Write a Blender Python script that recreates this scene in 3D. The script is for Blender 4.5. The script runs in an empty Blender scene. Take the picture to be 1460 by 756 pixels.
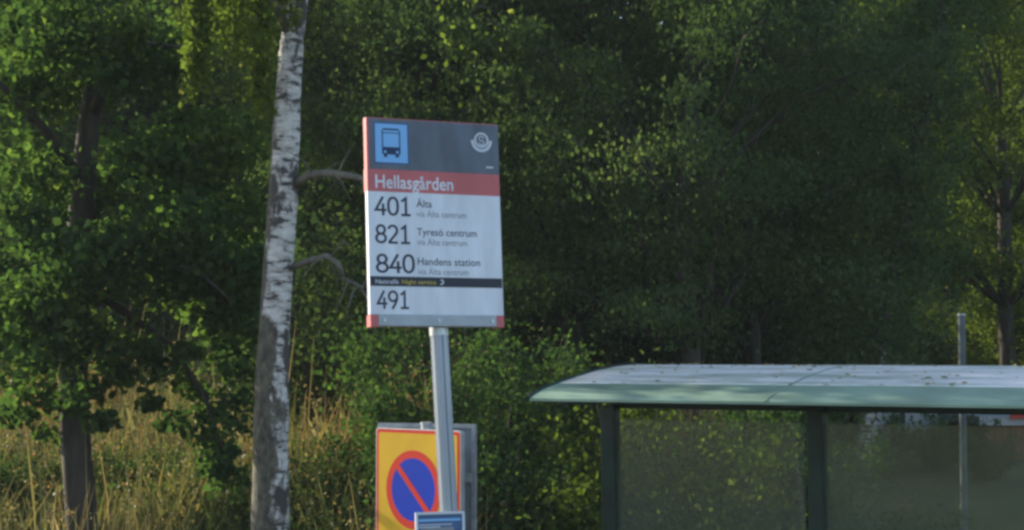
import bpy, bmesh, math, random
import numpy as np
from mathutils import Matrix, Vector, Euler, noise
R = math.radians
sc = bpy.context.scene
col = sc.collection

# ------------------------------------------------------------------ camera, sky, sun, exposure
F = 2500.0; PW, PH = 1460.0, 756.0
HOR = 505.0
PITCH = math.atan((HOR - PH / 2) / F)
CAM = Vector((0, 0, 2.7))
cam = bpy.data.objects.new('camera', bpy.data.cameras.new('camera'))
cam.data.sensor_width = 36; cam.data.lens = 36 * F / PW
cam.data.clip_start = 0.1; cam.data.clip_end = 2000
cam.location = CAM; cam.rotation_euler = (R(90) + PITCH, 0, 0)
col.objects.link(cam); sc.camera = cam

SUN = Vector((-0.76, 0.54, 0.38)).normalized()
w = bpy.data.worlds.new('World'); sc.world = w; w.use_nodes = True
nt = w.node_tree
sky = nt.nodes.new('ShaderNodeTexSky'); sky.sky_type = 'NISHITA'; sky.sun_disc = False
sky.sun_elevation = math.asin(SUN.z); sky.sun_rotation = math.atan2(SUN.x, SUN.y)
sky.air_density = 1.0; sky.dust_density = 1.0
bg = nt.nodes['Background']; bg.inputs['Strength'].default_value = 0.15
nt.links.new(sky.outputs[0], bg.inputs[0])
ld = bpy.data.lights.new('sun', 'SUN'); ld.energy = 5.0; ld.angle = R(0.5); ld.color = (1.0, 0.88, 0.70)
lo = bpy.data.objects.new('sun', ld); col.objects.link(lo)
lo.rotation_euler = (-SUN).to_track_quat('-Z', 'Y').to_euler(); lo.location = SUN * 60
sc.view_settings.view_transform = 'Standard'; sc.view_settings.look = 'None'
sc.view_settings.exposure = 0.88; sc.view_settings.gamma = 1.0
sc.render.engine = 'CYCLES'
sc.cycles.use_denoising = True
sc.cycles.max_bounces = 8; sc.cycles.transmission_bounces = 6; sc.cycles.transparent_max_bounces = 12
sc.cycles.pixel_filter_type = 'BLACKMAN_HARRIS'; sc.cycles.filter_width = 3.0

# ------------------------------------------------------------------ helpers
FW = Vector((0, math.cos(PITCH), math.sin(PITCH))); UP = Vector((0, -math.sin(PITCH), math.cos(PITCH)))
def P(px, py, Y):
    """world point seen at photo pixel (px,py) at distance Y along the ground"""
    d = FW + Vector((1, 0, 0)) * ((px - PW / 2) / F) - UP * ((py - PH / 2) / F)
    return CAM + d * (Y / d.y)

def put(name, mesh, parent=None):
    o = bpy.data.objects.new(name, mesh); col.objects.link(o)
    if parent: o.parent = parent
    return o
def tag(o, label=None, cat=None, group=None, kind=None):
    if label: o['label'] = label
    if cat: o['category'] = cat
    if group: o['group'] = group
    if kind: o['kind'] = kind
    return o
def empty(name, loc, label, cat, group=None):
    o = bpy.data.objects.new(name, None); col.objects.link(o); o.location = loc
    o.empty_display_size = 0.2
    return tag(o, label, cat, group)

class MB:
    def __init__(s): s.bm = bmesh.new()
    def box(s, c, d, M=None):
        r = bmesh.ops.create_cube(s.bm, size=1.0)
        T = Matrix.Translation(c) @ Matrix.Diagonal((d[0], d[1], d[2], 1))
        bmesh.ops.transform(s.bm, matrix=(M @ T) if M else T, verts=r['verts']); return s
    def poly(s, pts, z0, z1):
        """2-D outline (x,y), extruded from z0 to z1"""
        a = [s.bm.verts.new((p[0], p[1], z0)) for p in pts]; b = [s.bm.verts.new((p[0], p[1], z1)) for p in pts]
        n = len(pts)
        s.bm.faces.new(a[::-1]); s.bm.faces.new(b)
        for i in range(n): s.bm.faces.new((a[i], a[(i + 1) % n], b[(i + 1) % n], b[i]))
        return s
    def ring(s, c, r0, r1, z0, z1, a0=0, a1=360, n=40, sx=1.0):
        full = abs(a1 - a0) >= 360
        k = n if full else n + 1
        def lay(r, z): return [s.bm.verts.new((c[0] + sx * r * math.cos(R(a0 + (a1 - a0) * i / n)), c[1] + r * math.sin(R(a0 + (a1 - a0) * i / n)), z)) for i in range(k)]
        A, B, C_, D = lay(r0, z1), lay(r1, z1), lay(r0, z0), lay(r1, z0)
        for i in range(n):
            j = (i + 1) % k
            s.bm.faces.new((A[i], B[i], B[j], A[j])); s.bm.faces.new((C_[i], C_[j], D[j], D[i]))
            s.bm.faces.new((B[i], D[i], D[j], B[j])); s.bm.faces.new((A[i], A[j], C_[j], C_[i]))
        if not full:
            s.bm.faces.new((A[0], C_[0], D[0], B[0])); s.bm.faces.new((A[-1], B[-1], D[-1], C_[-1]))
        return s
    def tube(s, pts, rad, n=12, flat=(1, 1), cap=True):
        tube_into(s.bm, pts, rad, n, flat, cap); return s
    def build(s, name, mat, parent=None, M=None, bevel=0, smooth=False):
        bmesh.ops.recalc_face_normals(s.bm, faces=s.bm.faces)
        if bevel:
            bmesh.ops.bevel(s.bm, geom=[e for e in s.bm.edges], offset=bevel, segments=2, affect='EDGES', profile=0.5)
        me = bpy.data.meshes.new(name); s.bm.to_mesh(me); s.bm.free()
        me.materials.append(mat)
        if smooth:
            for p in me.polygons: p.use_smooth = True
        o = put(name, me, parent)
        if M is not None: o.matrix_local = M
        return o

def tube_into(bm, pts, rad, n=10, flat=(1, 1), cap=True):
    pts = [Vector(p) for p in pts]
    if not hasattr(rad, '__len__'): rad = [rad] * len(pts)
    prev = None; rings = []
    for i, p in enumerate(pts):
        t = (pts[min(i + 1, len(pts) - 1)] - pts[max(i - 1, 0)]).normalized()
        ref = Vector((1, 0, 0)) if prev is None else prev
        if abs(ref.dot(t)) > .95: ref = Vector((0, 1, 0))
        a = (ref - t * ref.dot(t)).normalized(); b = t.cross(a); prev = a
        rings.append([bm.verts.new(p + (a * flat[0] * math.cos(2 * math.pi * k / n) + b * flat[1] * math.sin(2 * math.pi * k / n)) * rad[i]) for k in range(n)])
    for i in range(len(rings) - 1):
        for k in range(n):
            bm.faces.new((rings[i][k], rings[i][(k + 1) % n], rings[i + 1][(k + 1) % n], rings[i + 1][k]))
    if cap: bm.faces.new(rings[0][::-1]); bm.faces.new(rings[-1])

def quads(name, V, nper, mat, tint=None, smooth=False):
    """mesh of many separate faces with nper corners; V is (N*nper,3)"""
    N = len(V) // nper
    me = bpy.data.meshes.new(name)
    me.vertices.add(len(V)); me.vertices.foreach_set('co', np.ascontiguousarray(V, np.float32).ravel())
    me.loops.add(len(V)); me.loops.foreach_set('vertex_index', np.arange(len(V), dtype=np.int32))
    me.polygons.add(N); me.polygons.foreach_set('loop_start', np.arange(N, dtype=np.int32) * nper)
    me.polygons.foreach_set('loop_total', np.full(N, nper, np.int32))
    me.update(calc_edges=True)
    if tint is not None:
        at = me.attributes.new('tint', 'FLOAT', 'FACE'); at.data.foreach_set('value', np.ascontiguousarray(tint, np.float32))
    me.materials.append(mat); me.validate(); return me

# ------------------------------------------------------------------ materials
def mat(name):
    m = bpy.data.materials.new(name); m.use_nodes = True
    n = m.node_tree; b = n.nodes['Principled BSDF']
    return m, n, b
def N(n, t, **kw):
    x = n.nodes.new(t)
    for k, v in kw.items(): setattr(x, k, v)
    return x
def ramp(n, stops, inp=None, interp='LINEAR'):
    r = N(n, 'ShaderNodeValToRGB'); r.color_ramp.interpolation = interp
    e = r.color_ramp.elements
    while len(e) < len(stops): e.new(0.5)
    for i, (p, c) in enumerate(stops): e[i].position = p; e[i].color = (*c, 1) if len(c) == 3 else c
    if inp is not None: n.links.new(inp, r.inputs[0])
    return r
def noise_tex(n, scale, detail=4, coord='Object', stretch=(1, 1, 1), rough=0.55):
    tc = N(n, 'ShaderNodeTexCoord'); mp = N(n, 'ShaderNodeMapping'); mp.inputs['Scale'].default_value = stretch
    t = N(n, 'ShaderNodeTexNoise'); t.inputs['Scale'].default_value = scale; t.inputs['Detail'].default_value = detail
    t.inputs['Roughness'].default_value = rough
    n.links.new(tc.outputs[coord], mp.inputs[0]); n.links.new(mp.outputs[0], t.inputs[0]); return t
def paint(name, c, rough=0.5, metal=0.0, dirt=0.15, scale=6.0, stretch=(1, 1, 1), bump=0.0, spec=0.3):
    m, n, b = mat(name)
    t = noise_tex(n, scale, 5, stretch=stretch)
    lo_ = tuple(x * (1 - dirt * 1.3) for x in c); hi = tuple(min(1, x * (1 + dirt * .5)) for x in c)
    r = ramp(n, [(0.3, lo_), (0.68, hi)], t.outputs[0])
    n.links.new(r.outputs[0], b.inputs['Base Color'])
    b.inputs['Roughness'].default_value = rough; b.inputs['Metallic'].default_value = metal
    b.inputs['Specular IOR Level'].default_value = spec
    if bump:
        bp = N(n, 'ShaderNodeBump'); bp.inputs['Strength'].default_value = bump; bp.inputs['Distance'].default_value = 0.02
        n.links.new(t.outputs[0], bp.inputs['Height']); n.links.new(bp.outputs[0], b.inputs['Normal'])
    return m
def leaf_mat(name, stops, trans=0.35, tcol=(1.25, 1.35, 0.55), gloss=0.05):
    m = bpy.data.materials.new(name); m.use_nodes = True; n = m.node_tree; n.nodes.clear()
    out = N(n, 'ShaderNodeOutputMaterial')
    a = N(n, 'ShaderNodeAttribute', attribute_name='tint')
    r = ramp(n, stops, a.outputs['Fac'])
    d = N(n, 'ShaderNodeBsdfDiffuse'); t = N(n, 'ShaderNodeBsdfTranslucent')
    mul = N(n, 'ShaderNodeMix', data_type='RGBA', blend_type='MULTIPLY'); mul.inputs[0].default_value = 1
    n.links.new(r.outputs[0], mul.inputs[6]); mul.inputs[7].default_value = (*tcol, 1)
    n.links.new(r.outputs[0], d.inputs[0]); n.links.new(mul.outputs[2], t.inputs[0])
    mx = N(n, 'ShaderNodeMixShader'); mx.inputs[0].default_value = trans
    n.links.new(d.outputs[0], mx.inputs[1]); n.links.new(t.outputs[0], mx.inputs[2])
    last = mx
    if gloss:
        g = N(n, 'ShaderNodeBsdfGlossy'); g.inputs['Roughness'].default_value = 0.45; g.inputs['Color'].default_value = (.8, .85, .9, 1)
        m2 = N(n, 'ShaderNodeMixShader'); m2.inputs[0].default_value = gloss
        n.links.new(mx.outputs[0], m2.inputs[1]); n.links.new(g.outputs[0], m2.inputs[2]); last = m2
    n.links.new(last.outputs[0], out.inputs[0]); return m

M_oak = leaf_mat('oak_leaf', [(0, (.028, .050, .024)), (.45, (.046, .080, .034)), (.8, (.085, .125, .042)), (1, (.14, .17, .05))], .46, (1.6, 1.9, .75), .0)
M_birchleaf = leaf_mat('birch_leaf', [(0, (.038, .064, .032)), (.5, (.070, .108, .048)), (.85, (.100, .140, .056)), (1, (.13, .155, .06))], .40, (1.25, 1.45, .6), .0)
M_birchlit = leaf_mat('sunlit_tinted_leaf', [(0, (.040, .060, .016)), (.5, (.075, .105, .022)), (.85, (.115, .148, .045)), (1, (.17, .17, .07))], .52, (1.6, 1.8, .85), .0)  # yellower, more translucent leaf copy; the sunlit look is put into the colour
M_bush = leaf_mat('shrub_leaf', [(0, (.034, .062, .028)), (.5, (.060, .102, .040)), (.85, (.10, .148, .050)), (1, (.18, .16, .08))], .38, (1.3, 1.6, .6), .0)
M_grass = leaf_mat('dry_grass', [(0, (.05, .08, .022)), (.32, (.13, .155, .048)), (.6, (.27, .24, .10)), (.88, (.42, .33, .16)), (1, (.34, .17, .09))], .30, (1.2, 1.15, .7), 0.02)

def bark_dark():
    m, n, b = mat('dark_bark')
    t = noise_tex(n, 14, 6, stretch=(1, 1, .22)); r = ramp(n, [(.3, (.022, .018, .015)), (.55, (.055, .046, .038)), (.75, (.085, .078, .062))], t.outputs[0])
    n.links.new(r.outputs[0], b.inputs['Base Color']); b.inputs['Roughness'].default_value = .95
    bp = N(n, 'ShaderNodeBump'); bp.inputs['Strength'].default_value = .8; bp.inputs['Distance'].default_value = .03
    n.links.new(t.outputs[0], bp.inputs['Height']); n.links.new(bp.outputs[0], b.inputs['Normal']); return m
M_bark = bark_dark()
def bark_birch(name, seam):
    """white bark with black lenticels, dark diamonds and a rough mossy flank with side shade painted in (seam = how far it reaches over x)"""
    m, n, b = mat(name)
    tc = N(n, 'ShaderNodeTexCoord')
    fine = noise_tex(n, 10, 5, stretch=(.8, .8, 2.4), rough=.65)
    r1 = ramp(n, [(.40, (.06, .052, .048)), (.48, (.40, .38, .36)), (.62, (.62, .60, .57))], fine.outputs[0])
    patch = noise_tex(n, 3.6, 5, stretch=(1.6, 1.6, .9), rough=.6)
    r2 = ramp(n, [(.51, (0, 0, 0)), (.57, (1, 1, 1))], patch.outputs[0])
    mx = N(n, 'ShaderNodeMix', data_type='RGBA'); n.links.new(r2.outputs[0], mx.inputs[0]); n.links.new(r1.outputs[0], mx.inputs[6]); mx.inputs[7].default_value = (.055, .048, .046, 1)
    # rough flank of old bark, plus shade painted into the colour
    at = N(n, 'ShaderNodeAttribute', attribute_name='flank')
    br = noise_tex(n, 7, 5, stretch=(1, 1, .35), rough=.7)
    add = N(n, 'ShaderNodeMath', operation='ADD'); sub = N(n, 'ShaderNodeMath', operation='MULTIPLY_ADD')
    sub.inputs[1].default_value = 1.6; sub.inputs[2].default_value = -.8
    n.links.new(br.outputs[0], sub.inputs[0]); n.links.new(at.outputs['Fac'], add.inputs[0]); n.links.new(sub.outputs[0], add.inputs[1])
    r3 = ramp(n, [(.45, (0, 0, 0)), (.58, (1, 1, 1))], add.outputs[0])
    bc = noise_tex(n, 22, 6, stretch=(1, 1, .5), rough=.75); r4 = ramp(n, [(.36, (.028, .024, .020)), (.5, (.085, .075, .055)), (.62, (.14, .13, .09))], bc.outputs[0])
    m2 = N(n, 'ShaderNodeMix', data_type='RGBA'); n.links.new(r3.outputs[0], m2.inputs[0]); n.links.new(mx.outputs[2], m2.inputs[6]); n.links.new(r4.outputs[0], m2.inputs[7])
    n.links.new(m2.outputs[2], b.inputs['Base Color']); b.inputs['Roughness'].default_value = .8
    bp = N(n, 'ShaderNodeBump'); bp.inputs['Strength'].default_value = .6; bp.inputs['Distance'].default_value = .02
    n.links.new(br.outputs[0], bp.inputs['Height']); n.links.new(bp.outputs[0], b.inputs['Normal']); return m
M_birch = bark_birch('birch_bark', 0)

M_slate = paint('slate_vinyl', (.125, .15, .195), .45, 0, .25, 5, (2, .6, 1))
M_red = paint('red_vinyl', (.58, .145, .155), .45, 0, .10, 5)
M_white = paint('white_sign_film', (.76, .80, .88), .42, 0, .14, 4, (2.5, .5, 1))
M_ink = paint('dark_ink', (.035, .042, .075), .5, 0, .1)
M_grey_ink = paint('grey_ink', (.30, .32, .37), .5, 0, .1)
M_strip = paint('night_strip_film', (.025, .032, .05), .45, 0, .1)
M_yellow_ink = paint('yellow_ink', (.60, .48, .10), .5)
M_lightblue = paint('light_blue_film', (.22, .50, .88), .4, 0, .06, 3)
M_blue = paint('blue_film', (.03, .085, .25), .4, 0, .06, 3)
M_pale = paint('pale_film', (.62, .66, .74), .45, 0, .08)
M_alu = paint('brushed_aluminium', (.50, .54, .58), .42, .55, .18, 9, (1, 1, .15))
M_pole = paint('grey_pole_metal', (.34, .38, .43), .42, .4, .15, 9, (1, 1, .15))
M_limb = paint('grey_dead_limb', (.15, .14, .115), .9, 0, .4, 12)
M_galv = paint('galvanised_steel', (.42, .45, .48), .5, .5, .25, 12, (1, 1, .3))
M_rail = paint('grey_rail', (.36, .40, .44), .45, .3, .15, 8)
M_yel = paint('yellow_reflective', (.62, .38, .025), .5, 0, .12, 3, (1, 1, 1), 0, .15)
M_nored = paint('sign_red', (.58, .04, .022), .5, 0, .08, 3, (1, 1, 1), 0, .15)
M_noblue = paint('sign_blue', (.004, .04, .42), .55, 0, .08, 3, (1, 1, 1), 0, .12)
M_back = paint('grey_sign_back', (.26, .30, .33), .5, .35, .3, 5)
M_green = paint('dark_green_metal', (.010, .032, .024), .5, 0, .3, 6)
M_fascia = paint('grey_green_fascia', (.23, .34, .26), .42, 0, .30, 5, (.5, .5, 2))
m, n, b = mat('weathered_roof')
t1 = noise_tex(n, 2.2, 6, stretch=(.5, 2.6, 1), rough=.65); t2 = noise_tex(n, 9, 6, stretch=(.6, 1.6, 1), rough=.7)
ad = N(n, 'ShaderNodeMath', operation='MULTIPLY_ADD'); ad.inputs[1].default_value = .45; n.links.new(t2.outputs[0], ad.inputs[0]); n.links.new(t1.outputs[0], ad.inputs[2])
r = ramp(n, [(.50, (.28, .36, .30)), (.66, (.50, .55, .50)), (.78, (.80, .80, .79)), (.92, (.74, .74, .72))], ad.outputs[0])
n.links.new(r.outputs[0], b.inputs['Base Color']); b.inputs['Roughness'].default_value = .42
bp = N(n, 'ShaderNodeBump'); bp.inputs['Strength'].default_value = .1; bp.inputs['Distance'].default_value = .01
n.links.new(t2.outputs[0], bp.inputs['Height']); n.links.new(bp.outputs[0], b.inputs['Normal']); M_roof = m
M_cabin = paint('pale_grey_cladding', (.40, .41, .42), .7, 0, .15, 3)
M_brown = paint('red_brown_boards', (.26, .115, .07), .8, 0, .3, 5, (4, 1, .4))
M_darkdoor = paint('dark_opening', (.03, .035, .045), .6)
M_redpaint = paint('bright_red_paint', (.50, .05, .035), .5)

# glass: dusty toughened pane
def glass_mat():
    m = bpy.data.materials.new('dusty_glass'); m.use_nodes = True; n = m.node_tree; n.nodes.clear()
    out = N(n, 'ShaderNodeOutputMaterial')
    tr = N(n, 'ShaderNodeBsdfTransparent'); tr.inputs[0].default_value = (.88, .91, .88, 1)
    df = N(n, 'ShaderNodeBsdfDiffuse'); df.inputs[0].default_value = (.26, .32, .24, 1)
    t = noise_tex(n, 2.2, 4, stretch=(1, 1, .5)); r = ramp(n, [(.3, (.09, .09, .09)), (.7, (.18, .18, .18))], t.outputs[0])
    mx = N(n, 'ShaderNodeMixShader'); n.links.new(r.outputs[0], mx.inputs[0]); n.links.new(tr.outputs[0], mx.inputs[1]); n.links.new(df.outputs[0], mx.inputs[2])
    gl = N(n, 'ShaderNodeBsdfGlossy'); gl.inputs['Roughness'].default_value = .04
    fr = N(n, 'ShaderNodeFresnel'); fr.inputs[0].default_value = 1.45
    m2 = N(n, 'ShaderNodeMixShader'); n.links.new(fr.outputs[0], m2.inputs[0]); n.links.new(mx.outputs[0], m2.inputs[1]); n.links.new(gl.outputs[0], m2.inputs[2])
    n.links.new(m2.outputs[0], out.inputs[0]); return m
M_glass = glass_mat()

# ------------------------------------------------------------------ ground
def sstep(a, b, x):
    t = max(0.0, min(1.0, (x - a) / (b - a))); return t * t * (3 - 2 * t)
def gz(x, y):
    yb = 11.4 + max(0.0, min(2.5, (x + .5) * .8))
    z = -0.02
    if -5.2 < y < 6.2 : z = -0.16
    h = 1.15 * sstep(yb, yb + 3.4, y) + max(0, y - yb - 2) * .085 * sstep(yb, yb + 6, y)
    if y > 34: h += (y - 34) * .05
    if y > 90: h = min(h, 10)
    h += .10 * noise.noise(Vector((x * .45, y * .45, 0))) * sstep(yb, yb + 3, y)
    return z + h
def axis(lo_, hi, a, b, fine, coarse):
    o = [lo_]; 
    while o[-1] < hi:
        v = o[-1]; s = fine if a <= v < b else coarse
        if v < a and v + s > a: o.append(a)
        else: o.append(v + s)
    return o
xs = axis(-420, 420, -20, 24, .5, 20); ys = axis(-420, 420, -6.4, 45, .4, 15)
me = bpy.data.meshes.new('ground')
nx, ny = len(xs), len(ys)
me.from_pydata([(x, y, gz(x, y)) for y in ys for x in xs], [], [(j * nx + i, j * nx + i + 1, (j + 1) * nx + i + 1, (j + 1) * nx + i) for j in range(ny - 1) for i in range(nx - 1)])
for p in me.polygons: p.use_smooth = True
m, n, b = mat('grassy_soil')
t = noise_tex(n, 1.1, 8, rough=.7); r = ramp(n, [(.3, (.030, .038, .014)), (.5, (.075, .075, .028)), (.7, (.14, .11, .045))], t.outputs[0])
n.links.new(r.outputs[0], b.inputs['Base Color']); b.inputs['Roughness'].default_value = 1
me.materials.append(m)
tag(put('ground', me), kind='structure')
def asphalt(name, c, s):
    m, n, b = mat(name)
    t = noise_tex(n, s, 8, rough=.75); r = ramp(n, [(.3, tuple(x * .7 for x in c)), (.7, tuple(x * 1.3 for x in c))], t.outputs[0])
    n.links.new(r.outputs[0], b.inputs['Base Color']); b.inputs['Roughness'].default_value = .9; return m
tag(MB().box((0, .5, -.17), (300, 11, .09)).build('road', asphalt('road_asphalt', (.05, .05, .052), 30)), kind='structure')
tag(MB().box((0, 8.87, -.06), (300, 5.3, .12)).build('pavement', asphalt('pavement_asphalt', (.075, .073, .07), 30)), kind='structure')
tag(MB().box((0, 6.11, -.065), (300, .2, .15)).build('kerb', paint('granite_kerb', (.28, .27, .26), .8, 0, .25, 20), bevel=.01), kind='structure')
mk = MB()
for k in range(-12, 13): mk.box((k * 9, .4, -.1225), (3, .12, .003))
tag(mk.build('road_marking', paint('road_paint', (.7, .7, .68), .7, 0, .2, 12)), kind='structure')

# ------------------------------------------------------------------ foliage generators
def leaves(rng, P_, size, droop=0.0, nside=4, aspect=.62):
    """one small n-gon per point, random attitude; droop pulls the leaf axis down"""
    n = len(P_)
    ax = rng.normal(size=(n, 3)); ax[:, 2] -= droop * 2.0
    ax /= np.linalg.norm(ax, axis=1)[:, None]
    r = rng.normal(size=(n, 3)); r[:, 2] += .8 * (1 - min(1, droop))
    sd = np.cross(ax, r); sd /= np.linalg.norm(sd, axis=1)[:, None] + 1e-9
    s = size * rng.uniform(.65, 1.3, n)[:, None]
    if nside == 4:
        prof = [(-.5, 0), (.02, .5), (.5, 0), (.02, -.5)]
    else:
        prof = [(-.5, .06), (-.2, .46), (.12, .5), (.5, .02), (.12, -.5), (-.2, -.46)]
    nrm = np.cross(ax, sd)
    V = np.empty((n, len(prof), 3))
    for k, (a, b_) in enumerate(prof):
        V[:, k] = P_ + ax * s * a + sd * s * b_ * aspect + nrm * s * (abs(b_) * .25)
    return V.reshape(-1, 3), len(prof)

def limb_path(a, b, rng, sag=.15, n=5):
    a, b = Vector(a), Vector(b); d = (b - a).length
    return [a.lerp(b, t) + Vector((rng.normal() * .06 * d * t * (1 - t) * 2, rng.normal() * .06 * d * t * (1 - t) * 2, sag * d * math.sin(t * math.pi))) for t in [i / (n - 1) for i in range(n)]]

def trunk_mesh(name, pts, rads, limbs, mt, n=12, flank=None):
    bm = bmesh.new(); tube_into(bm, pts, rads, n)
    nf = len(bm.faces)
    for lp, lr in limbs: tube_into(bm, lp, lr, 6)
    bm.faces.ensure_lookup_table()
    for f_ in bm.faces[nf:]: f_.material_index = 1
    me = bpy.data.meshes.new(name); bm.to_mesh(me); bm.free()
    for p in me.polygons: p.use_smooth = True
    me.materials.append(mt); me.materials.append(M_bark if mt is M_bark else M_limb)
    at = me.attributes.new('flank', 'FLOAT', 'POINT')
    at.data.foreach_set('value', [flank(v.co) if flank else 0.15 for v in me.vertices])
    return me

def broad_tree(name, seed, H, Rr, zb, nclump, per, leaf, mt, trad=.16, nside=4, inner=.25):
    rng = np.random.default_rng(seed)
    pts = [Vector((rng.normal() * .08 * k, rng.normal() * .08 * k, H * .86 * k / 7)) for k in range(8)]
    pts[0] = Vector((0, 0, -.4)); rads = [trad * (1.15 - .95 * k / 7) for k in range(8)]
    limbs = []; Ps = []; T = []
    for c in range(nclump):
        z = zb + (H - zb) * rng.beta(1.2, 1.25); u = (z - zb) / (H - zb)
        prof = Rr * (math.sin(math.pi * min(1, (.18 + .82 * u) ** .8 * .93)) ** .7)
        rr = prof * math.sqrt(rng.uniform(inner ** 2, 1)); a = rng.uniform(0, 2 * math.pi)
        cc = np.array([rr * math.cos(a), rr * math.sin(a), z])
        cr = rng.uniform(.38, .8) * Rr / 3.0
        k = int(per * rng.uniform(.6, 1.3) * (cr / (.6 * Rr / 3)) ** 2)
        d = rng.normal(size=(k, 3)); d /= np.linalg.norm(d, axis=1)[:, None]
        d *= (rng.uniform(.25, 1.1, k) ** .6)[:, None] * cr; d[:, 2] *= .6
        Ps.append(cc + d); tc = rng.normal() * .16
        T.append(.45 + tc + rng.normal(size=k) * .17)
        if c % 2 == 0 and z > zb * .8:
            i = min(6, max(1, int(7 * (z - rr * .45) / (H * .86)))); 
            limbs.append((limb_path(pts[i], cc, rng, .08), [max(.012, trad * .32 * (1 - t * .85)) for t in (0, .25, .5, .75, 1)]))
    Pn = np.concatenate(Ps); V, ns = leaves(rng, Pn, leaf, .15, nside, .8 if nside == 6 else .65)
    return (trunk_mesh(name + '_trunk', pts, rads, limbs, M_bark), quads(name + '_crown', V, ns, mt, np.clip(np.concatenate(T), 0, 1)))

def birch_tree(name, seed, H, Rr, zb, nstrand, per, leaf, mt, trad=.12, bark=None):
    rng = np.random.default_rng(seed)
    pts = [Vector((rng.normal() * .07 * k, rng.normal() * .07 * k, H * .9 * k / 7)) for k in range(8)]
    pts[0] = Vector((0, 0, -.4)); rads = [trad * (1.12 - .98 * k / 7) for k in range(8)]
    limbs = []; Ps = []; T = []
    nl = nstrand
    for c in range(nl):
        z = zb + (H - zb) * (.05 + .95 * rng.uniform()); u = (z - zb) / (H - zb)
        rr = Rr * (math.sin(math.pi * min(1, (.25 + .75 * u) * .95)) ** .6) * rng.uniform(.5, 1.08); a = rng.uniform(0, 2 * math.pi)
        e = np.array([rr * math.cos(a), rr * math.sin(a), z]); i = min(6, max(1, int(7 * (z - rr * .45) / (H * .9))))
        pth = limb_path(pts[i], e, rng, .13); limbs.append((pth, [max(.008, trad * .3 * (1 - t * .9)) for t in (0, .25, .5, .75, 1)]))
        tl_ = rng.normal() * .12
        for q in range(9):
            t = rng.uniform(.32, 1.08); f_ = min(3, int(t * 4)); b0 = np.array(pth[f_].lerp(pth[f_ + 1], t * 4 - f_))
            b0 = b0 + rng.normal(size=3) * np.array([.34, .34, .10]); k = int(per * rng.uniform(.4, 1.5)); cr = rng.uniform(.12, .27)
            Ps.append(b0 + np.stack([rng.normal(size=k) * cr, rng.normal(size=k) * cr, rng.normal(size=k) * cr * .30 - rng.exponential(cr * .55, k)], 1))
            T.append(.46 + tl_ + rng.normal() * .13 + rng.normal(size=k) * .15)
    Pn = np.concatenate(Ps); V, ns = leaves(rng, Pn, leaf, .5, 4, .72)
    return (trunk_mesh(name + '_trunk', pts, rads, limbs, bark or M_bark), quads(name + '_crown', V, ns, mt, np.clip(np.concatenate(T), 0, 1)))

def shrub(name, seed, H, Rr, nst, per, leaf, mt):
    rng = np.random.default_rng(seed); bm = bmesh.new(); Ps = []; T = []
    for s in range(nst):
        a = rng.uniform(0, 2 * math.pi); rr = Rr * math.sqrt(rng.uniform(.02, 1)); h = H * rng.uniform(.55, 1.0) * (1 - .35 * (rr / Rr) ** 2)
        e = (rr * math.cos(a), rr * math.sin(a), h); pth = limb_path((e[0] * .15, e[1] * .15, -.15), e, rng, .06)
        tube_into(bm, pth, [.016, .013, .010, .007, .004], 5)
        for c in range(9):
            t = rng.uniform(.15, 1.0); i = min(3, int(t * 4)); base = np.array(pth[i].lerp(pth[i + 1], t * 4 - i)) if i < 4 else np.array(e)
            k = int(per * rng.uniform(.5, 1.4)); cr = rng.uniform(.08, .24)
            Ps.append(base + rng.normal(size=(k, 3)) * cr * np.array([.8, .8, .6])); T.append(.45 + rng.normal() * .16 + rng.normal(size=k) * .17)
    Pn = np.concatenate(Ps); Pn[:, 2] = np.maximum(Pn[:, 2], .02); V, ns = leaves(rng, Pn, leaf, .1, 4, .62)
    me = bpy.data.meshes.new(name + '_stems'); bm.to_mesh(me); bm.free(); me.materials.append(M_bark)
    return me, quads(name + '_foliage', V, ns, mt, np.clip(np.concatenate(T), 0, 1))

def plant_tree(kind, meshes, x, y, rz, s, label, group=None, sz=None, lean=(0, 0), cat='tree', parts=('trunk', 'crown')):
    o = empty(kind, (x, y, gz(x, y)), label, cat, group)
    o.rotation_euler = (lean[0], lean[1], R(rz)); o.scale = (s, s, sz or s)
    put(parts[0], meshes[0], o); put(parts[1], meshes[1], o); return o

def at(px, Y): return (px - PW / 2) / F * Y

V_birch = [birch_tree('birch_a', 11, 11, 3.0, 1.5, 70, 190, .054, M_birchleaf), birch_tree('birch_b', 12, 12, 3.3, 1.3, 76, 190, .056, M_birchleaf), birch_tree('birch_c', 13, 10, 2.8, 1.0, 68, 190, .052, M_birchleaf)]
V_broad = [broad_tree('broad_a', 21, 10, 3.0, 1.2, 190, 330, .085, M_oak), broad_tree('broad_b', 22, 11, 3.4, 2.2, 200, 330, .085, M_oak)]
V_lit = birch_tree('light_a', 31, 11, 3.0, 1.2, 62, 210, .060, M_birchlit)

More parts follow.
